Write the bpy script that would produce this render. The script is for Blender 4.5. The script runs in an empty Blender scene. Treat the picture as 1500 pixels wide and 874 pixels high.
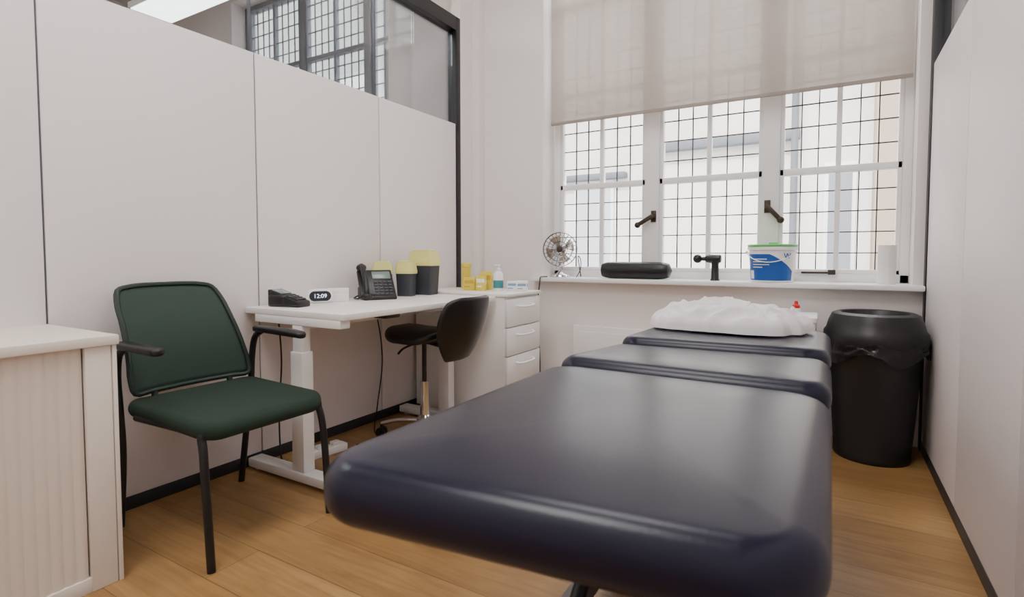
import bpy, bmesh, math, random
from mathutils import Vector, Matrix, noise
random.seed(4)
D=bpy.data
COL=bpy.context.scene.collection
# ------------------------------------------------------------------ materials
def lin(c):
    c=c/255.0
    return c/12.92 if c<=0.04045 else ((c+0.055)/1.055)**2.4
def rgb(t): return (lin(t[0]),lin(t[1]),lin(t[2]),1)
def mat(name,c,rough=0.5,metal=0.0,var=0.05,scale=12,bump=0.0,bscale=150,emis=None,alpha=None,spec=None,coat=0):
    m=D.materials.new(name); m.use_nodes=True
    nt=m.node_tree; b=nt.nodes['Principled BSDF']
    b.inputs['Roughness'].default_value=rough; b.inputs['Metallic'].default_value=metal
    if spec is not None: b.inputs['Specular IOR Level'].default_value=spec
    if coat: b.inputs['Coat Weight'].default_value=coat
    tc=nt.nodes.new('ShaderNodeTexCoord')
    n=nt.nodes.new('ShaderNodeTexNoise'); n.inputs['Scale'].default_value=scale; n.inputs['Detail'].default_value=4
    nt.links.new(tc.outputs['Object'],n.inputs['Vector'])
    mx=nt.nodes.new('ShaderNodeMix'); mx.data_type='RGBA'
    col=rgb(c)
    mx.inputs[6].default_value=tuple(max(0,x*(1-var)) for x in col[:3])+(1,)
    mx.inputs[7].default_value=tuple(min(1,x*(1+var)) for x in col[:3])+(1,)
    nt.links.new(n.outputs['Fac'],mx.inputs[0]); nt.links.new(mx.outputs[2],b.inputs['Base Color'])
    if bump:
        n2=nt.nodes.new('ShaderNodeTexNoise'); n2.inputs['Scale'].default_value=bscale; n2.inputs['Detail'].default_value=3
        nt.links.new(tc.outputs['Object'],n2.inputs['Vector'])
        bp=nt.nodes.new('ShaderNodeBump'); bp.inputs['Strength'].default_value=bump; bp.inputs['Distance'].default_value=0.002
        nt.links.new(n2.outputs['Fac'],bp.inputs['Height']); nt.links.new(bp.outputs['Normal'],b.inputs['Normal'])
    if emis:
        b.inputs['Emission Color'].default_value=rgb(emis[0]); b.inputs['Emission Strength'].default_value=emis[1]
    if alpha is not None: b.inputs['Alpha'].default_value=alpha
    return m
def glassmat(name,tint=(255,255,255),refl=0.08):
    m=D.materials.new(name); m.use_nodes=True; nt=m.node_tree
    for n in list(nt.nodes):
        if n.type!='OUTPUT_MATERIAL': nt.nodes.remove(n)
    o=[n for n in nt.nodes if n.type=='OUTPUT_MATERIAL'][0]
    t=nt.nodes.new('ShaderNodeBsdfTransparent'); t.inputs[0].default_value=rgb(tint)
    g=nt.nodes.new('ShaderNodeBsdfGlossy'); g.inputs['Roughness'].default_value=0.02
    lw=nt.nodes.new('ShaderNodeLayerWeight'); lw.inputs['Blend'].default_value=0.25
    ml=nt.nodes.new('ShaderNodeMath'); ml.operation='MULTIPLY_ADD'; ml.inputs[1].default_value=0.5; ml.inputs[2].default_value=refl*0.4
    mx=nt.nodes.new('ShaderNodeMixShader')
    nt.links.new(lw.outputs['Fresnel'],ml.inputs[0]); nt.links.new(ml.outputs[0],mx.inputs[0])
    nt.links.new(t.outputs[0],mx.inputs[1]); nt.links.new(g.outputs[0],mx.inputs[2]); nt.links.new(mx.outputs[0],o.inputs[0])
    return m
def clothmat(name,c,trans=0.5,transp=0.0):
    m=D.materials.new(name); m.use_nodes=True; nt=m.node_tree
    for n in list(nt.nodes):
        if n.type!='OUTPUT_MATERIAL': nt.nodes.remove(n)
    o=[n for n in nt.nodes if n.type=='OUTPUT_MATERIAL'][0]
    tc=nt.nodes.new('ShaderNodeTexCoord'); ns=nt.nodes.new('ShaderNodeTexNoise'); ns.inputs['Scale'].default_value=60
    nt.links.new(tc.outputs['Object'],ns.inputs['Vector'])
    mc=nt.nodes.new('ShaderNodeMix'); mc.data_type='RGBA'
    k=rgb(c); mc.inputs[6].default_value=tuple(x*.97 for x in k[:3])+(1,); mc.inputs[7].default_value=tuple(min(1,x*1.03) for x in k[:3])+(1,)
    nt.links.new(ns.outputs['Fac'],mc.inputs[0])
    d=nt.nodes.new('ShaderNodeBsdfDiffuse'); t=nt.nodes.new('ShaderNodeBsdfTranslucent')
    nt.links.new(mc.outputs[2],d.inputs[0]); nt.links.new(mc.outputs[2],t.inputs[0])
    a=nt.nodes.new('ShaderNodeMixShader'); a.inputs[0].default_value=trans
    nt.links.new(d.outputs[0],a.inputs[1]); nt.links.new(t.outputs[0],a.inputs[2])
    tr=nt.nodes.new('ShaderNodeBsdfTransparent'); b=nt.nodes.new('ShaderNodeMixShader'); b.inputs[0].default_value=transp
    nt.links.new(a.outputs[0],b.inputs[1]); nt.links.new(tr.outputs[0],b.inputs[2]); nt.links.new(b.outputs[0],o.inputs[0])
    return m
def floormat():
    m=D.materials.new('oak_planks'); m.use_nodes=True; nt=m.node_tree; b=nt.nodes['Principled BSDF']
    tc=nt.nodes.new('ShaderNodeTexCoord')
    br=nt.nodes.new('ShaderNodeTexBrick'); br.offset=0.37; br.inputs['Scale'].default_value=1
    br.inputs['Brick Width'].default_value=1.7; br.inputs['Row Height'].default_value=0.19
    br.inputs['Mortar Size'].default_value=0.0012; br.inputs['Mortar Smooth'].default_value=0.3
    br.inputs['Color1'].default_value=rgb((154,119,74)); br.inputs['Color2'].default_value=rgb((176,140,92)); br.inputs['Mortar'].default_value=rgb((96,70,42))
    nt.links.new(tc.outputs['Object'],br.inputs['Vector'])
    mp=nt.nodes.new('ShaderNodeMapping'); mp.inputs['Scale'].default_value=(1.2,14,1)
    nt.links.new(tc.outputs['Object'],mp.inputs['Vector'])
    n=nt.nodes.new('ShaderNodeTexNoise'); n.inputs['Scale'].default_value=2.2; n.inputs['Detail'].default_value=8; n.inputs['Distortion'].default_value=1.2
    nt.links.new(mp.outputs[0],n.inputs['Vector'])
    r=nt.nodes.new('ShaderNodeValToRGB'); r.color_ramp.elements[0].position=.3; r.color_ramp.elements[1].position=.72
    r.color_ramp.elements[0].color=(.70,.65,.58,1); r.color_ramp.elements[1].color=(1.08,1.05,1.0,1)
    nt.links.new(n.outputs['Fac'],r.inputs[0])
    mx=nt.nodes.new('ShaderNodeMix'); mx.data_type='RGBA'; mx.blend_type='MULTIPLY'; mx.inputs[0].default_value=.85
    nt.links.new(br.outputs['Color'],mx.inputs[6]); nt.links.new(r.outputs[0],mx.inputs[7])
    n3=nt.nodes.new('ShaderNodeTexNoise'); n3.inputs['Scale'].default_value=3.5; n3.inputs['Detail'].default_value=3
    nt.links.new(tc.outputs['Object'],n3.inputs['Vector'])
    r3=nt.nodes.new('ShaderNodeValToRGB'); r3.color_ramp.elements[0].color=(.82,.77,.70,1); r3.color_ramp.elements[1].color=(1.05,1.05,1.05,1)
    r3.color_ramp.elements[0].position=.32; r3.color_ramp.elements[1].position=.62
    nt.links.new(n3.outputs['Fac'],r3.inputs[0])
    m3=nt.nodes.new('ShaderNodeMix'); m3.data_type='RGBA'; m3.blend_type='MULTIPLY'; m3.inputs[0].default_value=.8
    nt.links.new(mx.outputs[2],m3.inputs[6]); nt.links.new(r3.outputs[0],m3.inputs[7])
    nt.links.new(m3.outputs[2],b.inputs['Base Color']); b.inputs['Roughness'].default_value=.38
    bp=nt.nodes.new('ShaderNodeBump'); bp.inputs['Strength'].default_value=.3; bp.inputs['Distance'].default_value=.002; bp.invert=True
    nt.links.new(br.outputs['Fac'],bp.inputs['Height']); nt.links.new(bp.outputs['Normal'],b.inputs['Normal'])
    return m
M_wall=mat('plaster_paint',(236,230,227),.85,bump=.1,bscale=60,var=.015,scale=3)
M_panel=mat('white_laminate',(234,227,227),.5,var=.012,scale=2)
M_white=mat('white_gloss_paint',(241,240,239),.4,var=.01)
M_ceil=mat('ceiling_paint',(205,202,200),.9,var=.01)
M_floor=floormat()
M_black=mat('black_powder_coat',(24,24,27),.45)
M_skirt=mat('dark_skirting',(38,40,46),.5)
M_seam=mat('aluminium_seam',(96,100,108),.4,.4)
M_glass=glassmat('clear_glass')
M_pglass=glassmat('partition_glass',(234,238,241),.12)
M_lead=mat('lead_came',(48,48,52),.6)
M_backlit=mat('backlit_frame_grey',(84,94,104),.6)  # frames look dark against the light; that shade is put into the colour
M_blind=clothmat('blind_fabric',(176,166,159),.30,.035)
M_leather=mat('navy_leather',(16,17,40),.30,var=.1,scale=6,bump=.10,bscale=260,spec=.34)
M_steel=mat('brushed_steel',(170,170,172),.3,1)
M_chrome=mat('chrome',(215,215,218),.12,1)
M_sheet=mat('white_linen',(236,234,236),.9,var=.02,bump=.15,bscale=300)
M_green=mat('green_upholstery',(24,46,34),.85,var=.2,scale=120,bump=.6,bscale=500)
M_plastic=mat('black_plastic',(20,20,22),.4)
M_softblack=mat('black_leatherette',(20,20,24),.36,bump=.2)
M_desk=mat('white_desk_laminate',(238,234,229),.4,var=.01)
M_cab=mat('cream_cabinet',(230,221,211),.5,var=.015)
M_tamb=mat('cream_tambour',(224,212,200),.55,var=.02)
M_yel=mat('yellow_plastic',(224,202,74),.45)
M_yelg=mat('pale_yellow_plastic',(216,213,132),.45)
M_dgrey=mat('dark_grey_plastic',(56,58,66),.5)
M_blue=mat('blue_print',(20,84,166),.45)
M_paleb=mat('pale_blue_print',(120,160,205),.5)
M_lgreen=mat('green_plastic',(96,184,100),.45)
M_red=mat('red_plastic',(200,30,28),.4)
M_paper=mat('white_paper',(238,236,232),.9)
M_ink=mat('dark_ink',(30,34,44),.6)
M_teal=mat('teal_print',(60,135,140),.5)
M_screen=mat('phone_screen',(120,135,130),.2)
M_bronze=mat('aged_bronze',(66,57,48),.45,.6)
M_bag=mat('bin_liner',(16,16,18),.22,bump=.8,bscale=40)
M_led=mat('led_digits',(230,240,250),.4,emis=((220,235,255),1.5))
M_light=mat('lamp_diffuser',(255,255,255),.5,emis=((255,252,248),6))
M_fac=mat('rendered_facade',(230,226,219),.9,var=.14,scale=1.3)
M_fac2=mat('sandstone_pier',(170,152,134),.9,var=.15,scale=3)
M_fac3=mat('slate_ledge',(104,107,112),.8)
# ------------------------------------------------------------------ mesh builder
class B:
    def __init__(s,fn=None): s.bm=bmesh.new(); s.fn=fn
    def _add(s,t,mi,smooth):
        for f in t.faces: f.material_index=mi; f.smooth=smooth
        me=D.meshes.new('t'); t.to_mesh(me); t.free(); s.bm.from_mesh(me); D.meshes.remove(me)
    def box(s,x0,x1,y0,y1,z0,z1,bev=0,mi=0,mtx=None,seg=2):
        t=bmesh.new(); bmesh.ops.create_cube(t,size=1)
        for v in t.verts:
            v.co=Vector(((x0+x1)/2+v.co.x*(x1-x0),(y0+y1)/2+v.co.y*(y1-y0),(z0+z1)/2+v.co.z*(z1-z0)))
        if bev: bmesh.ops.bevel(t,geom=t.edges[:]+t.verts[:],offset=bev,segments=seg,affect='EDGES',profile=.5)
        if mtx: bmesh.ops.transform(t,matrix=mtx,verts=t.verts)
        s._add(t,mi,bev>0); return s
    def rings(s,rings,closed=False,cap=True,mi=0,smooth=True):
        t=bmesh.new(); R=[[t.verts.new(p) for p in r] for r in rings]; n=len(R[0])
        m=len(R)
        for i in range(m if closed else m-1):
            a=R[i]; b=R[(i+1)%m]
            for j in range(n):
                try: t.faces.new((a[j],a[(j+1)%n],b[(j+1)%n],b[j]))
                except ValueError: pass
        if cap and not closed:
            t.faces.new(R[0][::-1]); t.faces.new(R[-1])
        bmesh.ops.recalc_face_normals(t,faces=t.faces)
        s._add(t,mi,smooth); return s
    def tube(s,pts,r,seg=10,smoothn=0,closed=False,mi=0):
        P=[Vector(p) for p in pts]
        if smoothn:
            Q=[]; n=len(P)
            rng=range(n if closed else n-1)
            for i in rng:
                p0=P[(i-1)%n] if (closed or i>0) else P[0]; p1=P[i]; p2=P[(i+1)%n]; p3=P[(i+2)%n] if (closed or i+2<n) else P[-1]
                for k in range(smoothn):
                    t=k/smoothn
                    Q.append(.5*((2*p1)+(-p0+p2)*t+(2*p0-5*p1+4*p2-p3)*t*t+(-p0+3*p1-3*p2+p3)*t**3))
            if not closed: Q.append(P[-1])
            P=Q
        n=len(P); rr=r if isinstance(r,(list,tuple)) else None
        T=[]
        for i in range(n):
            if closed: d=P[(i+1)%n]-P[i-1]
            else: d=P[min(i+1,n-1)]-P[max(i-1,0)]
            T.append(d.normalized())
        up=Vector((0,0,1)) if abs(T[0].z)<.9 else Vector((1,0,0))
        nrm=(up-T[0]*up.dot(T[0])).normalized(); rings=[]
        for i in range(n):
            nrm=(nrm-T[i]*nrm.dot(T[i]))
            nrm.normalize(); bn=T[i].cross(nrm)
            ra=r if rr is None else (rr[0]+(rr[1]-rr[0])*i/(n-1))
            rings.append([P[i]+(nrm*math.cos(2*math.pi*j/seg)+bn*math.sin(2*math.pi*j/seg))*ra for j in range(seg)])
        return s.rings(rings,closed=closed,mi=mi)
    def cyl(s,p0,p1,r0,r1=None,seg=24,mi=0):
        r1=r0 if r1 is None else r1
        return s.tube([p0,p1],[r0,r1],seg=seg,mi=mi)
    def lathe(s,prof,c=(0,0,0),seg=32,mi=0,axis='Z',cap=True):
        rings=[]
        for r,z in prof:
            ring=[]
            for j in range(seg):
                a=2*math.pi*j/seg; x=r*math.cos(a); y=r*math.sin(a)
                if axis=='Z': p=(c[0]+x,c[1]+y,c[2]+z)
                elif axis=='Y': p=(c[0]+x,c[1]-z,c[2]+y)
                else: p=(c[0]+z,c[1]+x,c[2]+y)
                ring.append(Vector(p))
            rings.append(ring)
        return s.rings(rings,cap=cap,mi=mi)
    def loft(s,L,n=6,mi=0,mtx=None):
        rings=[]
        for (cx,cy,z,hx,hy,r) in L:
            ring=[Vector((x,y,z)) for x,y in rr(cx,cy,hx,hy,r,n)]
            if mtx: ring=[mtx@p for p in ring]
            rings.append(ring)
        return s.rings(rings,mi=mi)
    def pad(s,x0,x1,y0,y1,z0,z1,r,e,puff=0,n=8,mi=0,fn=None,mtx=None):
        cx,cy,hx,hy=(x0+x1)/2,(y0+y1)/2,(x1-x0)/2,(y1-y0)/2; rings=[]
        K=6
        def ring(ins,z,sc=1):
            pts=rr(0,0,hx-ins,hy-ins,max(r-ins,.004),n)
            return [Vector((cx+x*sc,cy+y*sc,z)) for x,y in pts]
        for sc in (.05,.5,.9): rings.append(ring(e,z0,sc))
        for k in range(K+1):
            a=math.pi/2*k/K; rings.append(ring(e*(1-math.sin(a)),z0+e*(1-math.cos(a))))
        for k in range(K+1):
            a=math.pi/2*k/K; rings.append(ring(e*(1-math.cos(a)),z1-e+e*math.sin(a)))
        for sc in (.96,.9,.8,.65,.5,.35,.2,.04): rings.append(ring(e,z1+puff*(1-sc**4),sc))
        if fn: rings=[[Vector(fn(p)) for p in q] for q in rings]
        if mtx: rings=[[mtx@p for p in q] for q in rings]
        return s.rings(rings,mi=mi)
    def grid(s,f,nu,nv,mi=0):
        t=bmesh.new(); V=[[t.verts.new(f(i/nu,j/nv)) for j in range(nv+1)] for i in range(nu+1)]
        for i in range(nu):
            for j in range(nv): t.faces.new((V[i][j],V[i+1][j],V[i+1][j+1],V[i][j+1]))
        s._add(t,mi,True); return s
    def sphere(s,c,r,sx=1,sy=1,sz=1,mi=0,u=20,v=12):
        t=bmesh.new(); bmesh.ops.create_uvsphere(t,u_segments=u,v_segments=v,radius=r)
        for q in t.verts: q.co=Vector((c[0]+q.co.x*sx,c[1]+q.co.y*sy,c[2]+q.co.z*sz))
        s._add(t,mi,True); return s
    def obj(s,name,mats,parent=None,label=None,cat=None,kind=None,loc=None,ang=40,rot=None):
        me=D.meshes.new(name); s.bm.to_mesh(me); s.bm.free()
        if not isinstance(mats,(list,tuple)): mats=[mats]
        for m in mats: me.materials.append(m)
        try: me.set_sharp_from_angle(angle=math.radians(ang))
        except Exception: pass
        o=D.objects.new(name,me); COL.objects.link(o)
        if parent: o.parent=parent
        if loc: o.location=loc
        if rot: o.rotation_euler=rot
        if label: o['label']=label
        if cat: o['category']=cat
        if kind: o['kind']=kind
        return o
def rr(cx,cy,hx,hy,r,n=6):
    r=min(r,hx-.0001,hy-.0001); out=[]
    for (sx,sy,a0) in ((1,1,0),(-1,1,90),(-1,-1,180),(1,-1,270)):
        for k in range(n+1):
            a=math.radians(a0+90*k/n)
            out.append((cx+sx*(hx-r)+r*math.cos(a),cy+sy*(hy-r)+r*math.sin(a)))
    return out
def thing(name,label,cat,loc,rz=0,group=None):
    e=D.objects.new(name,None); e.empty_display_size=.1; COL.objects.link(e)
    e.location=loc; e.rotation_euler=(0,0,math.radians(rz)); e['label']=label; e['category']=cat
    if group: e['group']=group
    return e
def text(body,size,mtx,m,parent,name='lettering',ext=.0004):
    cu=D.curves.new('txt','FONT'); cu.body=body; cu.size=size; cu.extrude=ext; cu.align_x='CENTER'; cu.align_y='CENTER'
    o=D.objects.new('txt',cu); COL.objects.link(o)
    bpy.context.view_layer.update()
    me=D.meshes.new_from_object(o.evaluated_get(bpy.context.evaluated_depsgraph_get()))
    D.objects.remove(o); me.transform(mtx); me.materials.clear(); me.materials.append(m)
    q=D.objects.new(name,me); COL.objects.link(q)
    if parent: q.parent=parent
    return q
S='structure'
XL,XR,YB,YF=-2.43,0.437,3.58,-1.3
CE=3.9; PT=2.015
# ------------------------------------------------------------------ room shell
B().box(-7,3,YF,YB+.3,-.1,0).obj('floor',M_floor,kind=S)
B().box(-7.1,3.1,YF-.1,YB+.35,CE,CE+.15).obj('ceiling',M_ceil,kind=S)
B().box(-7.1,3.1,YF-.1,YF,0,CE).obj('wall_front',M_wall,kind=S)
B().box(-7.1,-7,YF,YB+.3,0,CE).obj('wall_far_side',M_wall,kind=S)
B().box(3,3.1,YF,YB+.3,0,CE).obj('wall_near_side',M_wall,kind=S)
# back wall with openings
WX0,WX1,WZ0,WZ1=-1.845,0.385,.845,3.75
b=B(); y0,y1=YB,YB+.3
b.box(-7,-5.62,y0,y1,0,CE); b.box(-5.62,-3.36,y0,y1,0,1.0); b.box(-5.62,-3.36,y0,y1,3.75,CE)
b.box(-3.36,WX0,y0,y1,0,CE); b.box(WX0,WX1,y0,y1,0,WZ0); b.box(WX0,WX1,y0,y1,WZ1,CE); b.box(WX1,3,y0,y1,0,CE)
b.obj('wall_back',M_wall,kind=S)
def run(side,x,face,seams):
    t=.07; xa,xb=(x-t,x) if face>0 else (x,x+t); xm=(xa+xb)/2
    b=B()
    for a,c in zip(seams[:-1],seams[1:]): b.box(xa,xb,a+.004,c-.004,.055,PT,.0015,0)
    b.box(xa+.008,xb-.008,seams[0],seams[-1],.055,PT-.004,0,1)
    b.obj('wall_'+side,[M_panel,M_seam],kind=S)
    B().box(xa-.002,xb+.002,seams[0],seams[-1],0,.055,.002).obj('baseboard_'+side,M_skirt,kind=S)
    b=B()
    for a,c in zip(seams[:-1],seams[1:]): b.box(xm-.006,xm+.006,a+.003,c-.003,PT,2.70)
    b.obj('window_2' if face>0 else 'window_3',M_pglass,kind=S)
    b=B()
    for c in seams[1:-1]: b.box(xm-.008,xm+.008,c-.005,c+.005,PT,2.70)
    b.obj('trim_2' if face>0 else 'trim_3',M_seam,kind=S)
run('left',XL,1,[-1.3,-.86,-.02,.82,1.66,2.50,3.30])
run('right',XR,-1,[-1.3,-.48,.30,1.08,1.86,2.64,3.52])
b=B(); b.box(XL-.075,XL+.008,YF,3.30,2.70,2.80,.003); b.box(XL-.075,XL+.008,3.30,3.35,0,2.80,.003); b.obj('trim_4',M_black,kind=S)
b=B(); b.box(XR-.008,XR+.075,YF,3.52,2.70,2.80,.003); b.box(XR-.006,XR+.075,3.52,3.58,0,2.80,.003); b.obj('trim_5',M_black,kind=S)
B().box(XL-.075,XL+.004,3.35,YB,0,CE).obj('wall_return',M_wall,kind=S)
B().box(XL+.004,-2.36,3.50,YB,.0,CE,.004).obj('trim_6',M_wall,kind=S)
# window
WY=3.78
def window(name,x0,x1,z0,z1,mull,rails,fm,mw=.05,ym=WY,nc=3):
    b=B(); f=.045
    b.box(x0,x0+f,ym-.04,ym+.05,z0,z1,.004); b.box(x1-f,x1,ym-.04,ym+.05,z0,z1,.004)
    b.box(x0,x1,ym-.04,ym+.05,z0,z0+.05,.004); b.box(x0,x1,ym-.04,ym+.05,z1-.05,z1,.004)
    xs=[x0+f]
    for m in mull:
        b.box(m-mw,m+mw,ym-.045,ym+.05,z0,z1,.006); xs+= [m-mw,m+mw]
    xs.append(x1-f)
    zs=[z0+.05]+list(rails)+[z1-.05]
    for i in range(0,len(xs),2):
        a,c=xs[i],xs[i+1]; cm=(a+c)/2
        for (p,q) in ((a,a+.022),(c-.022,c)): b.box(p,q,ym-.03,ym+.03,z0+.05,z1-.05,.003)
        b.box(cm-.014,cm+.014,ym-.025,ym+.025,z0+.05,z1-.05,.003)
        for z in rails: b.box(a,c,ym-.03,ym+.03,z-.02,z+.02,.003)
        b.box(a,c,ym-.03,ym+.03,z0+.05,z0+.075,.003)
        for (p,q) in ((a+.022,cm-.014),(cm+.014,c-.022)):
            n_=max(1,round((q-p)/.092)); w=(q-p)/n_
            for k in range(1,n_): b.box(p+w*k-.003,p+w*k+.003,ym-.006,ym+.006,z0+.07,z1-.05,0,1)
            for za,zb in zip(zs[:-1],zs[1:]):
                n=max(1,round((zb-za)/.127)); 
                for k in range(1,n):
                    z=za+(zb-za)*k/n; b.box(p,q,ym-.006,ym+.006,z-.003,z+.003,0,1)
    b.box(x0+f,x1-f,ym-.002,ym+.002,z0+.05,z1-.05,0,2)
    return b.obj(name,[fm,M_lead,M_glass],kind=S)
W1=window('window_1',WX0+.02,WX1,.875,WZ1,[-1.076,-.33],[1.546,2.22,2.9],M_white)
window('window_4',-5.62,-3.36,1.0,3.75,[-4.69,-3.77],[1.7,2.38,3.02],M_backlit,.04)
B().box(-1.90,.43,3.49,3.74,.845,.875,.006).obj('trim_1',M_white,kind=S)
# window handles (parts of the window)
def handle(x,z,ang):
    b=B(); m=Matrix.Translation((x,WY-.045,z))@Matrix.Rotation(math.radians(ang),4,'Y')
    b.box(-.018,.018,-.008,.0,-.04,.04,.003,mtx=Matrix.Translation((x,WY-.045,z)))
    b.cyl((x,WY-.05,z),(x,WY-.085,z),.014)
    b.box(-.01,.115,-.048,-.03,-.014,.014,.004,mtx=m)
    b.sphere((m@Vector((.118,-.037,0)))[:],.021)
    b.obj('window_handle',M_bronze,parent=W1,label='aged bronze casement handle')
handle(-1.06,1.305,150); handle(-.345,1.34,48)
b=B(); x=-.07; b.box(x-.08,x+.08,3.715,3.735,.925,.937,.003); b.box(x+.06,x+.10,3.70,3.735,.92,.95,.004)
b.obj('window_stay',M_bronze,parent=W1,label='bronze casement stay bar')
# blind
e=thing('roller_blind','taupe fabric roller blind half lowered over the leaded window','window blind',(-.717,3.63,1.99))
b=B(); b.grid(lambda u,v: Vector((-1.085+2.165*u,0.003*math.sin(v*9),.02+v*1.66)),20,20); b.obj('blind_fabric',M_blind,e)
B().box(-1.085,1.08,-.006,.006,0,.022,.003).obj('bottom_bar',M_blind,e)
B().cyl((-1.09,0,1.70),(1.085,0,1.70),.03).obj('roller',M_white,e)
b=B(); b.tube([(1.093,-.02,1.68),(1.093,-.02,-.62),(1.093,-.035,-.62),(1.093,-.035,1.68)],.002,6); b.obj('pull_cord',M_white,e)
# ------------------------------------------------------------------ exterior
e=thing('neighbouring_building','pale rendered building facade across the lightwell','building',(0,6.6,-3))
B().box(-14,9,0,.4,0,9.5).obj('facade',M_fac,e)
b=B(); b.box(-1.9,-.3,-.12,0,5.27,5.38,.02); b.obj('ledge',M_fac3,e)
b=B(); b.box(-6,-2.2,-.12,0,5.0,5.08,.02); b.obj('ledge',M_fac3,e)
b=B(); b.box(.35,.62,-.3,0,0,9.4,.02); b.obj('pier',M_fac2,e)
for x0,w_ in ((-.05,.25),(1.0,.25),(-2.9,.5)):
    b=B(); b.box(x0-.02,x0+w_+.02,-.03,0,3.5,5.0,.005,0); b.box(x0+.02,x0+w_-.02,-.04,-.03,3.55,4.95,0,1); b.obj('facade_window',[M_white,mat('pale_pane',(200,202,206) if w_>.3 else (134,137,142),.4)],e)
b=B(); b.cyl((-.35,-.1,0),(-.35,-.1,9.3),.035); b.obj('drainpipe',M_fac3,e)
# ------------------------------------------------------------------ storage cabinet with tambour
e=thing('tambour_cabinet','low cream office cabinet with ribbed sliding shutter','cabinet',(-2.175,.318,0))
b=B(); b.box(-.25,.235,-.5,-.48,0,.755,.002); b.box(-.25,.235,.48,.5,0,.755,.002); b.box(-.25,-.235,-.48,.48,0,.755); b.box(-.25,.22,-.48,.48,0,.06)
b.box(.215,.255,.488,.5,.0,.755,.002); b.box(.215,.252,.416,.486,.0,.755,.003); b.box(.215,.255,-.5,-.46,.0,.755,.003); b.box(.215,.248,-.46,.42,0,.045,.002); b.obj('body',M_cab,e)
B().box(-.255,.262,-.505,.505,.755,.785,.003).obj('cabinet_top',M_cab,e)
def tam(u,v):
    y=-.46+.872*u; return Vector((.238+.005*abs(math.sin(math.pi*u*29)),y,.045+.71*v))
B().grid(tam,29*8,1).obj('shutter',M_tamb,e,label='ribbed cream sliding shutter')
# ------------------------------------------------------------------ green chair
e=thing('visitor_chair','green upholstered armchair with mesh back and black legs','chair',(-2.005,1.22,0))
def seatf(p):
    p=p.copy(); t=(p.x-.0)/.28
    if t>0: p.z-=.018*t*t
    p.z-=.012*(1-min(1,abs(p.y)/.25)**2)
    return p
B().pad(-.25,.283,-.255,.255,.437,.502,.075,.03,.006,fn=seatf).obj('seat',M_green,e)
def backp(u,v,off=0):
    y=(u-.5)*2; w=.238-.042*v
    z=.515+.40*v-.022*abs(y)**5*(v-.2); x=-.235-.13*v+.03*math.sin(math.pi*v)+.035*y*y
    w-=.014*max(0,(v-.85)/.15)**2+.014*max(0,(.12-v)/.12)**2
    return Vector((x+off,y*w-.035*v,z))
M_mesh=mat('green_mesh_fabric',(42,62,52),.75,var=.1,scale=300,alpha=.93)
b=B(); b.grid(backp,20,16); o=b.obj('backrest',M_mesh,e,label='dark green mesh backrest')
md=o.modifiers.new('s','SOLIDIFY'); md.thickness=.006
b=B(); loop=[]
for k in range(9): loop.append(backp(k/8,1))
for k in range(1,7): loop.append(backp(1,1-k/7))
for k in range(9): loop.append(backp(1-k/8,0))
for k in range(1,7): loop.append(backp(0,k/7))
b.tube(loop,.010,8,3,closed=True)
b.tube([(-.22,-.15,.51),(-.2,-.15,.46),(-.1,-.15,.43)],.012,8,5); b.tube([(-.22,.15,.51),(-.2,.15,.46),(-.1,.15,.43)],.012,8,5)
b.obj('backrest_frame',mat('green_frame_plastic',(26,42,36),.5),e)
for sy in (-1,1):
    b=B(); b.tube([(.29,sy*.24,0),(.267,sy*.24,.30),(.245,sy*.235,.42),(.2,sy*.235,.445),(-.15,sy*.245,.445)],.0135,12,6); b.obj('leg',M_plastic,e)
    b=B(); b.tube([(-.30,sy*.245,0),(-.255,sy*.25,.28),(-.238,sy*.262,.46),(-.235,sy*.268,.58),(-.215,sy*.27,.665),(-.165,sy*.27,.70)],.0135,12,6); b.obj('leg',M_plastic,e)
    x1=.115 if sy>0 else .07
    b=B(); b.pad(-.21,x1,sy*.27-.024,sy*.27+.024,.695,.722,.022,.011,fn=lambda p:(p.x,p.y,p.z-.02*max(0,(p.x)/.15)**2)); b.obj('armrest',M_plastic,e)
# ------------------------------------------------------------------ standing desk
DT=.785
e=thing('standing_desk','white height-adjustable desk standing against the panelled wall','desk',(-2.05,2.15,0))
B().box(-.375,.30,-.57,.62,DT-.028,DT,.003).obj('desk_top',M_desk,e)
for y in (-.545,.52):
    b=B(); b.box(-.04,.04,y-.03,y+.03,.055,.60,.004); b.box(-.032,.032,y-.023,y+.023,.60,.72,.003); b.box(-.3,.28,y-.025,y+.03,.72,.757,.004); b.obj('leg',M_white,e)
    b=B(); b.box(-.36,.33,y-.038,y+.038,.012,.055,.008); b.cyl((-.32,y,0),(-.32,y,.014),.02); b.cyl((.29,y,0),(.29,y,.014),.02); b.obj('foot',M_white,e)
B().box(-.02,.02,-.54,.52,.70,.75,.003).obj('crossbar',M_white,e)
B().pad(.19,.28,-.30,-.19,.738,.757,.02,.008).obj('height_control',M_plastic,e)
# ------------------------------------------------------------------ drawer unit
e=thing('drawer_unit','white drawer unit with curved handles beside the desk','drawers',(-2.04,3.01,0))
PZ=.80
b=B(); b.box(-.36,.34,-.215,.215,.03,PZ-.02,.003); b.box(-.34,.32,-.2,.2,0,.03); b.obj('body',M_white,e)
B().box(-.365,.365,-.222,.222,PZ-.02,PZ,.004).obj('unit_top',M_desk,e)
for k in range(4):
    z1=PZ-.035-k*.178; z0=z1-.170
    d=B().box(.34,.36,-.212,.212,z0,z1,.003).obj('drawer',M_white,e)
    b=B(); zc=z1-.045; b.tube([(.355,-.1,zc),(.385,-.085,zc-.004),(.392,0,zc-.006),(.385,.085,zc-.004),(.355,.1,zc)],.007,8,5); b.obj('handle',M_white,d)
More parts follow.
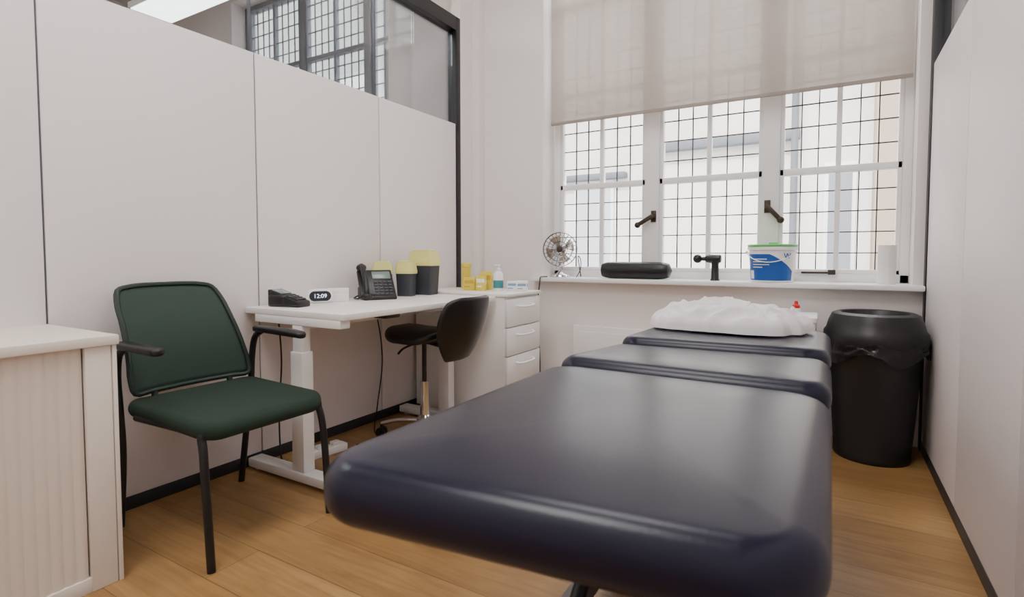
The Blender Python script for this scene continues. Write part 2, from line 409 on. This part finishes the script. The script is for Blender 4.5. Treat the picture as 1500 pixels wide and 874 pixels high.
# ------------------------------------------------------------------ saddle stool
e=thing('saddle_stool','black saddle stool with curved backrest on chrome castor base','stool',(-1.95,2.34,0),0)
def sad(p):
    p=p.copy(); p.z+=.7*p.y*p.y*(-1)+.55*p.x*p.x; return p
B().pad(-.19,.17,-.185,.185,.575,.625,.12,.024,.01,fn=sad,n=10).obj('seat',M_softblack,e)
def bk(u,v):
    a=(u-.5)*2
    w=.198*max(0,math.sin(math.pi*min(1,(.12+.60*v))))**.8+.01
    if v>.9: w*= math.sqrt(max(0,1-((v-.9)/.1)**2))*.35+.65
    y=a*w; x=.335-1.9*y*y-.10*(1-v)**2+.03*v
    return Vector((x,y,.475+.345*v))
o=B().grid(bk,16,20).obj('backrest',M_softblack,e); md=o.modifiers.new('s','SOLIDIFY'); md.thickness=.03; md.offset=0
sb=o.modifiers.new('b','SUBSURF'); sb.levels=1; sb.render_levels=1
b=B(); b.tube([(0,0,.555),(.15,0,.535),(.25,0,.54),(.30,0,.58)],.012,8,5); b.box(-.08,.08,-.06,.06,.55,.565,.003); b.tube([(0,-.03,.555),(-.02,-.14,.535),(-.02,-.19,.51)],.006,8,4); b.obj('seat_mechanism',M_plastic,e)
b=B(); b.cyl((0,0,.32),(0,0,.555),.013); b.obj('gas_lift',M_plastic,e)
b=B(); b.cyl((0,0,.10),(0,0,.33),.024); b.lathe([(.03,.08),(.045,.085),(.045,.12),(.026,.14)])
for k in range(5):
    a=math.radians(72*k+200); b.tube([(.02*math.cos(a),.02*math.sin(a),.105),(.15*math.cos(a),.15*math.sin(a),.098),(.26*math.cos(a),.26*math.sin(a),.072)],[.017,.011],10,3)
b.obj('star_base',M_chrome,e)
for k in range(5):
    a=math.radians(72*k+200); c=Vector((.26*math.cos(a),.26*math.sin(a),0)); t=Vector((-math.sin(a),math.cos(a),0))
    b=B(); 
    for sg in (-1,1):
        q=c+t*sg*.014; b.cyl((q-t*.008+Vector((0,0,.027)))[:],(q+t*.008+Vector((0,0,.027)))[:],.027,seg=20)
    b.cyl((c+Vector((0,0,.03)))[:],(c+Vector((0,0,.075)))[:],.008); b.obj('castor',M_plastic,e)
# ------------------------------------------------------------------ treatment couch
e=thing('treatment_couch','dark navy leather treatment couch in three padded sections','treatment bed',(-.33,1.55,0))
BZ=.735; W=.342
def wr(p,amt=1):
    n=noise.noise(Vector((p.x*3,p.y*3,p.z*5)))*.004+noise.noise(Vector((p.x*9,p.y*9,p.z*14)))*.0018
    return n*amt
def near(p):
    p=p.copy(); t=max(0,(-.185-p.y)/.8); p.y+=t*.088*(max(0,p.x+W)/(2*W))**1.5
    n=wr(p); p.z+=n; p.x+=n*.8; p.y+=n*.8; return p
def plain(p):
    p=p.copy(); p.z+=wr(p); return p
def sec(y0,y1,r,fn=None,puff=.008,dz=0,e2=.040,th=.086): 
    return B().pad(-W,W,y0,y1,BZ-.004-th+dz,BZ-.004+dz,r,e2,puff,n=14,fn=fn)
sec(-1.040,-.178,.09,near,.008,th=.098,e2=.044).obj('leg_section',M_leather,e)
def midf(p):
    p=plain(p); t=(p.y+.172)/.5; p.z+=.012*math.cos(math.pi*min(1,max(0,t))); return p
sec(-.172,.342,.06,midf,.006,.0).obj('middle_section',M_leather,e)
def headf(p):
    p=plain(p); t=(p.y-.348)/.3; p.z+=.008*math.cos(math.pi*min(1,max(0,t))); return p
sec(.348,1.02,.08,headf,.006).obj('head_section',M_leather,e)
b=B()
for x in (-.22,.22): b.box(x-.02,x+.02,-.80,.80,BZ-.145,BZ-.105,.003)
for y in (-.72,-.15,.43,.78): b.box(-.24,.24,y-.02,y+.02,BZ-.14,BZ-.098,.003)
b.obj('top_frame',M_black,e)
b=B()
for x in (-.2,.2):
    b.tube([(x,-.35,.14),(x,.15,BZ-.15)],.02,10); b.tube([(x*.85,.45,.14),(x*.85,-.10,BZ-.15)],.02,10)
b.cyl((-.22,-.1,.36),(.22,-.1,.36),.014); b.cyl((-.22,.15,BZ-.155),(.22,.15,BZ-.155),.012); b.cyl((-.2,-.10,BZ-.155),(.2,-.10,BZ-.155),.012)
b.obj('lift_arms',M_black,e)
b=B()
for x in (-.24,.24): b.box(x-.025,x+.025,-.55,.65,.08,.13,.004)
for y in (-.52,.0,.6): b.box(-.26,.26,y-.025,y+.025,.085,.125,.004)
b.obj('base_frame',mat('grey_steel_paint',(110,108,110),.4,.3),e)
b=B(); b.cyl((0,-.25,.16),(0,.12,.5),.03); b.box(-.06,.06,-.4,-.22,.12,.22,.01); b.obj('actuator',M_black,e)
for x in (-.24,.24):
    for y in (-.52,.6):
        b=B(); b.cyl((x,y,0),(x,y,.012),.03); b.cyl((x,y,.012),(x,y,.085),.01); b.obj('foot',M_plastic,e)
# crumpled pillow
def sheet(u,v):
    a=u*2*math.pi; rad=v
    ex=.305; ey=.175
    ca,sa=math.cos(a),math.sin(a); p=2.8
    q=(abs(ca)**p+abs(sa)**p)**(-1/p)
    edge=1+.18*noise.noise(Vector((ca*1.8,sa*1.8,3)))+.08*noise.noise(Vector((ca*6,sa*6,5)))
    x=ex*q*ca*rad*edge; y=ey*q*sa*rad*edge
    h=.070*max(0,1-rad**3.2)**.58
    tilt=1+.20*math.sin(x*9+.6)+.35*noise.noise(Vector((x*4,y*5,9)))
    w=Vector((x,y,0))+Vector((noise.noise(Vector((x*5,y*5,4))),noise.noise(Vector((x*5,y*5,8))),0))*.10
    r1=(1-abs(noise.noise(Vector((w.x*7+w.y*5,w.y*12-w.x*4,2))))*2.8)
    r2=(1-abs(noise.noise(Vector((w.x*15-w.y*8,w.y*20,6))))*2.8)
    n=.026*max(-.3,r1)+.013*max(-.3,r2)
    z=h*tilt+n*min(1,(1-rad)*3.5)+.012*min(1,(1-rad)*12)
    if rad>.95: 
        k=1-.03*(rad-.95)/.05; x*=k; y*=k
    return Vector((x,y,max(0,z)))
b=B(); b.grid(sheet,240,72); bmesh.ops.remove_doubles(b.bm,verts=b.bm.verts,dist=.0003)
o=b.obj('crumpled_pillow',M_sheet,label='crumpled white linen pillow on the head of the couch',cat='pillow',loc=(-.365,2.34,BZ+.002),ang=180)
md=o.modifiers.new('sm','SMOOTH'); md.factor=.5; md.iterations=1
# ------------------------------------------------------------------ bin
e=thing('waste_bin','large black round bin with open-top lid and bin liner','bin',(.205,3.31,0))
b=B(); b.lathe([(.10,0),(.165,0),(.172,.015),(.168,.03),(.205,.56),(.222,.565),(.222,.60),(.20,.60),(.19,.56),(.16,.05),(.05,.03)],seg=48); b.obj('body',M_plastic,e)
b=B(); b.lathe([(.226,.585),(.229,.60),(.226,.645),(.215,.66),(.205,.70),(.19,.735),(.165,.745),(.15,.742),(.135,.715),(.125,.69),(.12,.65),(.128,.65),(.20,.655),(.215,.60)],seg=48,cap=False); b.obj('lid',M_plastic,e)
def liner(u,v):
    a=u*2*math.pi; n=noise.noise(Vector((math.cos(a)*6,math.sin(a)*6,v*3)))*.012
    r=.225+.010*v*(1+.5*math.sin(a*7))+n*.5
    return Vector((r*math.cos(a),r*math.sin(a),.605-.075*v*(1+.4*math.sin(a*5+1))+n))
b=B(); b.grid(liner,96,8); b.obj('bin_liner',M_bag,e,label='black plastic bin liner folded over the rim')
# white unit + red-capped bottle + radiator
e=thing('white_storage_box','white lidded storage unit below the window','storage unit',(-.20,3.32,0))
b=B(); b.loft([(0,0,0,.135,.13,.015),(0,0,.68,.145,.14,.015)]); b.obj('body',M_white,e)
b=B(); b.pad(-.152,.152,-.147,.147,.68,.715,.02,.01); b.obj('lid',M_white,e)
e=thing('spray_bottle','small white bottle with a red cap','bottle',(-.15,3.25,.715))
B().lathe([(.0,0),(.02,0),(.022,.004),(.022,.035),(.012,.045),(.012,.05)],seg=20).obj('bottle_body',M_white,e)
B().lathe([(.019,.030),(.019,.052),(.010,.060),(.008,.076),(.001,.077)],seg=20).obj('cap',M_red,e)
e=thing('radiator','slim white panel radiator fixed below the windowsill','radiator',(-1.02,3.545,.12))
b=B(); b.box(-.55,.55,-.022,.0,0,.42,.008); b.box(-.53,.53,.0,.034,.02,.40)
b.box(-.50,.50,-.026,-.02,.04,.38,.002)
b.obj('panel',M_white,e)
for x in (-.5,.5): B().cyl((x,.0,.04),(x,.0,-.12),.008).obj('pipe',M_white,e)
# ------------------------------------------------------------------ things on the desk
Z=DT
def wedge(b,w,l,h0,h1,bev=.006,mi=0,z=0):
    t=bmesh.new(); pts=[(-w,-l,0),(w,-l,0),(w,l,0),(-w,l,0),(-w,-l,h0),(w,-l,h0),(w,l,h1),(-w,l,h1)]
    V=[t.verts.new((p[0],p[1],p[2]+z)) for p in pts]
    for f in ((3,2,1,0),(4,5,6,7),(0,1,5,4),(1,2,6,5),(2,3,7,6),(3,0,4,7)): t.faces.new([V[i] for i in f])
    bmesh.ops.bevel(t,geom=t.edges[:]+t.verts[:],offset=bev,segments=3,affect='EDGES',profile=.5)
    b._add(t,mi,True)
e=thing('card_terminal','black card payment terminal with lit screen on the desk','card reader',(-2.27,1.71,Z),100)
b=B(); wedge(b,.042,.095,.028,.085,.008); b.pad(-.05,.05,-.02,.10,0,.06,.03,.015); b.obj('body',M_plastic,e)
m=Matrix.Translation((0,0,(.028+.085)/2+.001))@Matrix.Rotation(math.atan2(.057,.19),4,'X')
B().box(-.034,.034,.015,.082,0,.003,.001,mtx=m).obj('screen',M_screen,e)
b=B()
for i in range(3):
    for j in range(4): b.box(-.034+i*.024,-.014+i*.024,-.078+j*.021,-.064+j*.021,0,.004,.001,mtx=m)
b.obj('keypad',M_dgrey,e)
b=B(); b.tube([(0,.095,.03),(.01,.13,.03),(.05,.15,.004),(.12,.12,.004)],.004,6,6); b.obj('lead',M_plastic,e)
e=thing('digital_clock','white rounded digital clock with dark display on the desk','clock',(-2.30,1.92,Z),55)
b=B(); b.pad(-.066,.066,-.037,.037,-.018,.018,.036,.012,mtx=Matrix.Translation((0,0,.037))@Matrix.Rotation(math.radians(90),4,'X')); b.obj('case',M_white,e)
b=B(); b.loft([(0,0,.0,.054,.026,.026),(0,0,.002,.054,.026,.026)],mtx=Matrix.Translation((0,-.0185,.037))@Matrix.Rotation(math.radians(90),4,'X')); b.obj('display',M_ink,e)
text('12:09',.03,Matrix.Translation((0,-.0215,.037))@Matrix.Rotation(math.radians(90),4,'X'),M_led,e,'digits')
b=B(); b.box(-.055,.055,-.04,.04,0,.062,.003); b.box(-.056,.056,-.041,.041,.045,.07,.003)
b.obj('white_carton',M_white,label='small white lidded carton on the desk',cat='box',loc=(-2.315,2.055,Z),rot=(0,0,math.radians(50)))
e=thing('desk_phone','black office desk phone with handset and keypad','telephone',(-2.23,2.265,Z),58)
b=B(); wedge(b,.095,.08,.02,.07,.008); b.obj('body',M_plastic,e)
mt=Matrix.Translation((0,-.005,.042))@Matrix.Rotation(math.radians(50),4,'X')
b=B(); b.box(-.10,.10,-.05,.145,0,.022,.008,mtx=mt); b.obj('face_panel',M_plastic,e)
B().box(-.02,.085,.075,.128,.022,.025,.002,mtx=mt).obj('screen',M_screen,e)
b=B()
for i in range(4):
    for j in range(5): b.box(-.018+i*.027,.001+i*.027,-.04+j*.021,-.027+j*.021,.022,.027,.002,mtx=mt)
b.obj('keypad',M_dgrey,e)
b=B(); H=[mt@Vector(p) for p in ((-.075,-.06,.045),(-.075,-.03,.06),(-.075,.04,.07),(-.075,.12,.06),(-.075,.155,.045))]
b.tube(H,.015,12,5); 
for p in ((-.075,-.055,.035),(-.075,.148,.035)): 
    q=mt@Vector(p); b.sphere(q[:],.029,1,1,.8)
b.obj('handset',M_plastic,e)
b=B(); b.tube([(-.09,-.04,.03),(-.115,-.05,.01),(-.125,.02,.008),(-.115,.06,.008),(-.09,.07,.02)],.004,6,6); b.obj('coiled_cord',M_plastic,e)
def sharps(loc,w,d,h,rz,label):
    e=thing('sharps_bin',label,'sharps container',loc,rz,'clinical sharps bins')
    b=B(); hb=h*.66; b.loft([(0,0,0,w*.82,d*.82,.012),(0,0,.006,w*.84,d*.84,.014),(0,0,hb,w*.96,d*.96,.016)]); b.obj('body',M_dgrey,e)
    b=B(); b.loft([(0,0,hb-.004,w*1.03,d*1.03,.018),(0,0,hb+h*.08,w*1.04,d*1.04,.018),(0,0,hb+h*.10,w*1.0,d*1.0,.016),(0,0,h*.92,w*.92,d*.92,.016),(0,0,h*.96,w*.88,d*.88,.014)]); 
    b.box(-w*.7,w*.7,-d*.7,d*.6,h*.955,h,.004); b.obj('lid',M_yelg,e,label='pale yellow snap-on lid')
sharps((-2.335,2.42,Z),.058,.048,.215,40,'small grey sharps bin with pale yellow lid')
sharps((-2.25,2.535,Z),.056,.050,.215,20,'small grey sharps bin beside a larger one')
sharps((-2.24,2.695,Z),.088,.062,.285,10,'large grey sharps bin with pale yellow lid')
# on the drawer unit
Z=PZ
b=B(); b.lathe([(.0,0),(.03,0),(.033,.004),(.033,.15),(.036,.152),(.036,.178),(.03,.182),(.0005,.183)],seg=28)
b.obj('yellow_canister',M_yel,label='tall yellow plastic canister on the drawer unit',cat='canister',loc=(-2.22,3.13,Z))
def carton(name,loc,s,rz,m1,m2,label,group=None):
    e=thing(name,label,'box',loc,rz,group)
    b=B(); b.box(-s[0],s[0],-s[1],s[1],0,s[2],.0015); b.obj('carton',m1,e)
    b=B(); b.box(-s[0]*.8,s[0]*.8,-s[1]-.0008,-s[1]+.0002,s[2]*.55,s[2]*.8); b.box(-s[0]*.8,s[0]*.2,-s[1]-.0008,-s[1]+.0002,s[2]*.25,s[2]*.35)
    b.box(s[0]-.0002,s[0]+.0008,-s[1]*.7,s[1]*.7,s[2]*.4,s[2]*.7); b.obj('printed_band',m2,e)
g='yellow cartons on the drawer unit'
M_amb=mat('amber_print',(200,165,50),.5)
carton('yellow_carton',(-2.10,3.00,Z),(.038,.03,.085),25,M_yel,M_amb,'yellow carton on the drawer unit',g)
carton('yellow_carton',(-2.03,3.10,Z),(.04,.03,.125),25,M_yel,M_amb,'tall yellow carton at the rear of the drawer unit',g)
carton('yellow_carton',(-2.00,2.99,Z),(.032,.028,.10),25,M_yel,M_paper,'small yellow carton next to the gel bottle',g)
e=thing('sanitiser_bottle','white pump bottle with teal label on drawer unit','bottle',(-1.89,3.03,Z),25)
B().lathe([(0,0),(.03,0),(.033,.005),(.033,.11),(.025,.125),(.013,.132),(.013,.14)],seg=24).obj('bottle_body',M_white,e)
B().lathe([(.0335,.02),(.0337,.021),(.0337,.07),(.0335,.071)],seg=24,cap=False).obj('printed_band',M_teal,e)
b=B(); b.lathe([(.015,.138),(.015,.15),(.006,.152),(.005,.165),(.012,.167),(.012,.175),(.001,.176)],seg=16); b.box(-.03,.005,-.006,.006,.166,.174,.002); b.obj('pump',M_white,e)
g='white and blue dressing boxes'
for (x,y,z,rz) in ((-1.80,3.07,Z,15),(-1.73,3.06,Z,30),(-1.78,3.15,Z,5)):
    carton('dressing_box',(x,y,z),(.034,.03,.065),rz,M_white,M_paleb,'small white box with blue print',g)
# power strip + cables
e=thing('power_strip','white power extension block on the floor under the desk','power strip',(-2.24,1.86,0),80)
B().box(-.14,.14,-.03,.03,0,.04,.006).obj('body',M_white,e)
for k in range(3): B().box(-.11+k*.085,-.065+k*.085,-.02,.02,.04,.058,.004).obj('plug',M_white,e)
def cable(pts,lab,r=.004,m=M_plastic): 
    B().tube(pts,r,6,8).obj('cable',m,label=lab,cat='cable')
cable([(-2.40,1.74,.75),(-2.405,1.76,.5),(-2.39,1.73,.25),(-2.34,1.70,.03),(-2.32,1.72,.006)],'thin black cable hanging behind the desk')
cable([(-2.40,2.30,.75),(-2.405,2.42,.70),(-2.405,2.48,.4),(-2.39,2.42,.12),(-2.30,2.3,.006),(-2.12,2.15,.006),(-2.2,2.06,.006)],'thin black cable trailing to the floor')
cable([(-2.0,1.78,.006),(-2.1,1.95,.006),(-1.95,2.05,.006),(-2.08,1.88,.006)],'white cable loop on the floor under the desk',.005,M_white)
# ------------------------------------------------------------------ things on the sill
Z=.875
e=thing('desk_fan','retro chrome desk fan with wire cage on the windowsill','fan',(-1.715,3.61,Z),22)
b=B(); b.lathe([(0,0),(.075,0),(.078,.006),(.07,.018),(.03,.028),(.014,.04),(.012,.09)],seg=32); b.obj('base',M_chrome,e)
b=B(); b.tube([(0,.01,.03),(0,.03,.08),(0,.03,.13)],.01,10,4); b.obj('stem',M_chrome,e)
hc=(0,-.005,.205)
b=B(); b.lathe([(.0,-.075),(.03,-.072),(.042,-.05),(.042,-.01),(.02,.0),(.0,.0)],c=(0,.0,.205),axis='Y',seg=24); b.obj('motor',M_chrome,e)
b=B()
R=.125
for r,yy in ((R,.0),(R*.98,-.02),(R*.98,.02),(R*.72,-.036),(R*.45,-.042),(R*.2,-.045),(R*.72,.034)):
    pts=[(hc[0]+r*math.cos(a),hc[1]+yy,hc[2]+r*math.sin(a)) for a in [2*math.pi*k/36 for k in range(36)]]
    b.tube(pts,.0024,5,closed=True)
for k in range(24):
    a=2*math.pi*k/24; 
    b.tube([(hc[0]+rr_*math.cos(a),hc[1]+yy,hc[2]+rr_*math.sin(a)) for rr_,yy in ((R*.2,-.045),(R*.45,-.042),(R*.72,-.036),(R*.98,-.02),(R,.0),(R*.98,.02),(R*.72,.034),(R*.35,.04))],.0014,4)
b.obj('cage',mat('dark_chrome',(135,133,131),.25,1),e)
b=B()
for k in range(4):
    def bl(u,v,k=k):
        a=math.radians(90*k+20)+(v-.5)*.9*(.6+.5*u); r=.018+.085*u
        return Vector((hc[0]+r*math.cos(a),hc[1]+.0+(v-.5)*.03,hc[2]+r*math.sin(a)))
    b.grid(bl,6,6)
b.lathe([(.0,.02),(.018,.015),(.02,-.015)],c=hc,axis='Y',seg=16); o=b.obj('blade_rotor',mat('blade_metal',(190,180,172),.3,1),e); md=o.modifiers.new('s','SOLIDIFY'); md.thickness=.0015
b=B(); b.sphere((hc[0],hc[1]-.047,hc[2]),.022,1,.25,1); b.obj('badge',M_bronze,e)
cable([(-1.78,3.53,.880),(-1.80,3.50,.881),(-1.81,3.478,.875),(-1.815,3.476,.83),(-1.86,3.52,.6),(-1.85,3.55,.3),(-1.85,3.55,.03),(-1.83,3.50,.006)],'black fan cord hanging over the sill',.004)
cable([(-1.58,3.60,.880),(-1.575,3.66,.93),(-1.58,3.68,1.0),(-1.60,3.68,1.03),(-1.60,3.69,.98),(-1.57,3.66,.880)],'black cord loop beside the fan',.0035)
b=B(); prof=[]
for k in range(25):
    t=-1+2*k/24; s_=max(0,1-abs(t)**8)**.35
    s_=max(.05,s_); ring=[]
    for j in range(28):
        a=2*math.pi*j/28; y=.062*math.cos(a); z=.058+.058*math.sin(a)
        z=.058+(z-.058)*s_
        y=math.copysign(abs(y/.062)**.75*.062,y)*s_
        ring.append(Vector((.25*t,y,z)))
    prof.append(ring)
b.rings(prof); b.obj('body_bolster',M_softblack,label='black padded massage bolster lying on the windowsill',cat='bolster',loc=(-1.145,3.60,Z))
e=thing('massage_gun','black handheld massage gun standing on its handle','massager',(-.628,3.61,Z),0)
b=B(); b.lathe([(0,0),(.028,0),(.029,.004),(.024,.012),(.022,.1),(.026,.125),(.0,.126)],seg=24); b.obj('handle',M_plastic,e)
b=B(); b.lathe([(0,.036),(.02,.036),(.026,.03),(.027,-.03),(.022,-.055),(.014,-.06),(.012,-.085),(.0,-.085)],c=(0,0,.138),axis='X',seg=24); b.obj('barrel',M_plastic,e)
B().sphere((-.108,0,.138),.028,mi=0).obj('massage_head',M_plastic,e)
e=thing('wipes_bucket','white tub of cleaning wipes with blue label and green lid','tub',(-.30,3.60,Z),0)
b=B(); b.lathe([(0,0),(.112,0),(.116,.004),(.130,.195),(.0,.197)],seg=48); b.obj('tub',M_white,e)
b=B(); b.lathe([(.131,.19),(.137,.191),(.138,.208),(.130,.212),(.0,.212)],seg=48); b.obj('lid',M_white,e)
b=B(); b.lathe([(.136,.209),(.138,.221),(.128,.226),(.06,.228),(.0,.228)],seg=48); b.box(-.02,.03,-.02,.02,.225,.236,.004); b.obj('lid_insert',M_lgreen,e,label='translucent green lid insert')
def lab(a0,a1,z0,z1,off=.0008,f=None):
    def g(u,v):
        aa=a0+(a1-a0)*u; z=z0+(z1-z0)*v
        if f: z=f(u,v)
        r=.116+(.130-.116)*(z-.004)/.191+off; a=math.radians(aa); return Vector((r*math.cos(a),r*math.sin(a),z))
    return g
B().grid(lab(195,335,.02,.165,f=lambda u,v:.012+v*(.155 if u<.52 else .155-.10*((u-.52)/.48)**1.2)),40,8).obj('printed_label',M_blue,e,label='blue wraparound printed label')
b=B()
for k,(a0,a1) in enumerate(((220,262),(220,255),(220,268),(220,250))): b.grid(lab(a0,a1,.135-.016*k,.140-.016*k,.0016),12,1)
b.grid(lab(205,222,.02,.07,.0016),6,2)
b.obj('label_print',M_paper,e)
a=math.radians(312); r=.131
mm=Matrix.Translation((r*math.cos(a),r*math.sin(a),.155))@Matrix.Rotation(a+math.pi/2,4,'Z')@Matrix.Rotation(math.radians(90),4,'X')
text('W',.045,mm,M_blue,e,'logo',.001)
b=B(); pts=[]
for k in range(13):
    t=k/12; a=math.radians(195+ (335-195)*t); r=.142; pts.append((r*math.cos(a),r*math.sin(a),.18-.06*math.sin(math.pi*t)))
b.tube(pts,.003,6,3); b.sphere(pts[0],.008); b.sphere(pts[-1],.008); b.obj('carry_handle',M_white,e)
b=B(); b.lathe([(.018,0),(.043,0),(.043,.215),(.018,.215),(.018,.0)],seg=36,cap=False)
b.obj('paper_roll',M_paper,label='tall white paper towel roll standing on sill',cat='paper roll',loc=(.272,3.62,Z))
# ------------------------------------------------------------------ lights
e=thing('ceiling_light','long suspended white linear ceiling light in adjoining room','ceiling light',(-4.0,2.635,3.2))
B().box(-1.35,1.35,-.185,.185,0,.05,.005).obj('housing',M_white,e)
B().box(-1.33,1.33,-.17,.17,-.006,0,0).obj('diffuser',M_light,e)
for x in (-1.1,1.1): B().cyl((x,0,.05),(x,0,.70),.003,seg=6).obj('suspension_cable',M_steel,e)
def area(name,loc,rot,sx,sy,en,col=(1,1,1)):
    l=D.lights.new(name,'AREA'); l.shape='RECTANGLE'; l.size=sx; l.size_y=sy; l.energy=en; l.color=col
    o=D.objects.new(name,l); COL.objects.link(o); o.location=loc; o.rotation_euler=[math.radians(a) for a in rot]; return o
def panel(x,y,en):  # unseen ceiling panels with lamps, added as interior fill light
    e=thing('ceiling_light','flat white ceiling panel added out of view as fill light','ceiling light',(x,y,CE-.03))
    b=B(); b.box(-.62,-.6,-.62,.62,-.03,.03); b.box(.6,.62,-.62,.62,-.03,.03); b.box(-.6,.6,-.62,-.6,-.03,.03); b.box(-.6,.6,.6,.62,-.03,.03); b.obj('frame',M_white,e)
    area('fill_panel_lamp',(x,y,CE-.035),(0,0,0),1.2,1.2,en,(1,.968,.945))
panel(-1.0,-.2,72); panel(-1.0,2.0,42); panel(-4.5,.6,60); panel(1.7,1.2,50)
area('daylight_fill_lamp',(-.75,5.0,4.6),(-50,0,0),3.4,2.0,700,(.95,.97,1))  # added area lamp outside above the window, stands in for sky daylight
s=D.lights.new('sun','SUN'); s.energy=8; s.angle=.05; s.color=(1,.98,.95)
so=D.objects.new('sun',s); COL.objects.link(so); so.rotation_euler=(math.radians(38),0,math.radians(-12))
w=D.worlds.new('sky'); bpy.context.scene.world=w; w.use_nodes=True
bg=w.node_tree.nodes['Background']; bg.inputs[0].default_value=(.86,.92,1,1); bg.inputs[1].default_value=3.5
# ------------------------------------------------------------------ camera
c=D.cameras.new('camera'); c.sensor_width=36; c.lens=790/1500*36; c.shift_y=-26/1500; c.clip_start=.01
co=D.objects.new('camera',c); COL.objects.link(co); co.location=(0,0,1.03)
co.rotation_euler=(math.radians(90-2.61),0,math.radians(30.5))
c.dof.use_dof=True; c.dof.focus_distance=3.0; c.dof.aperture_fstop=4.0
bpy.context.scene.camera=co
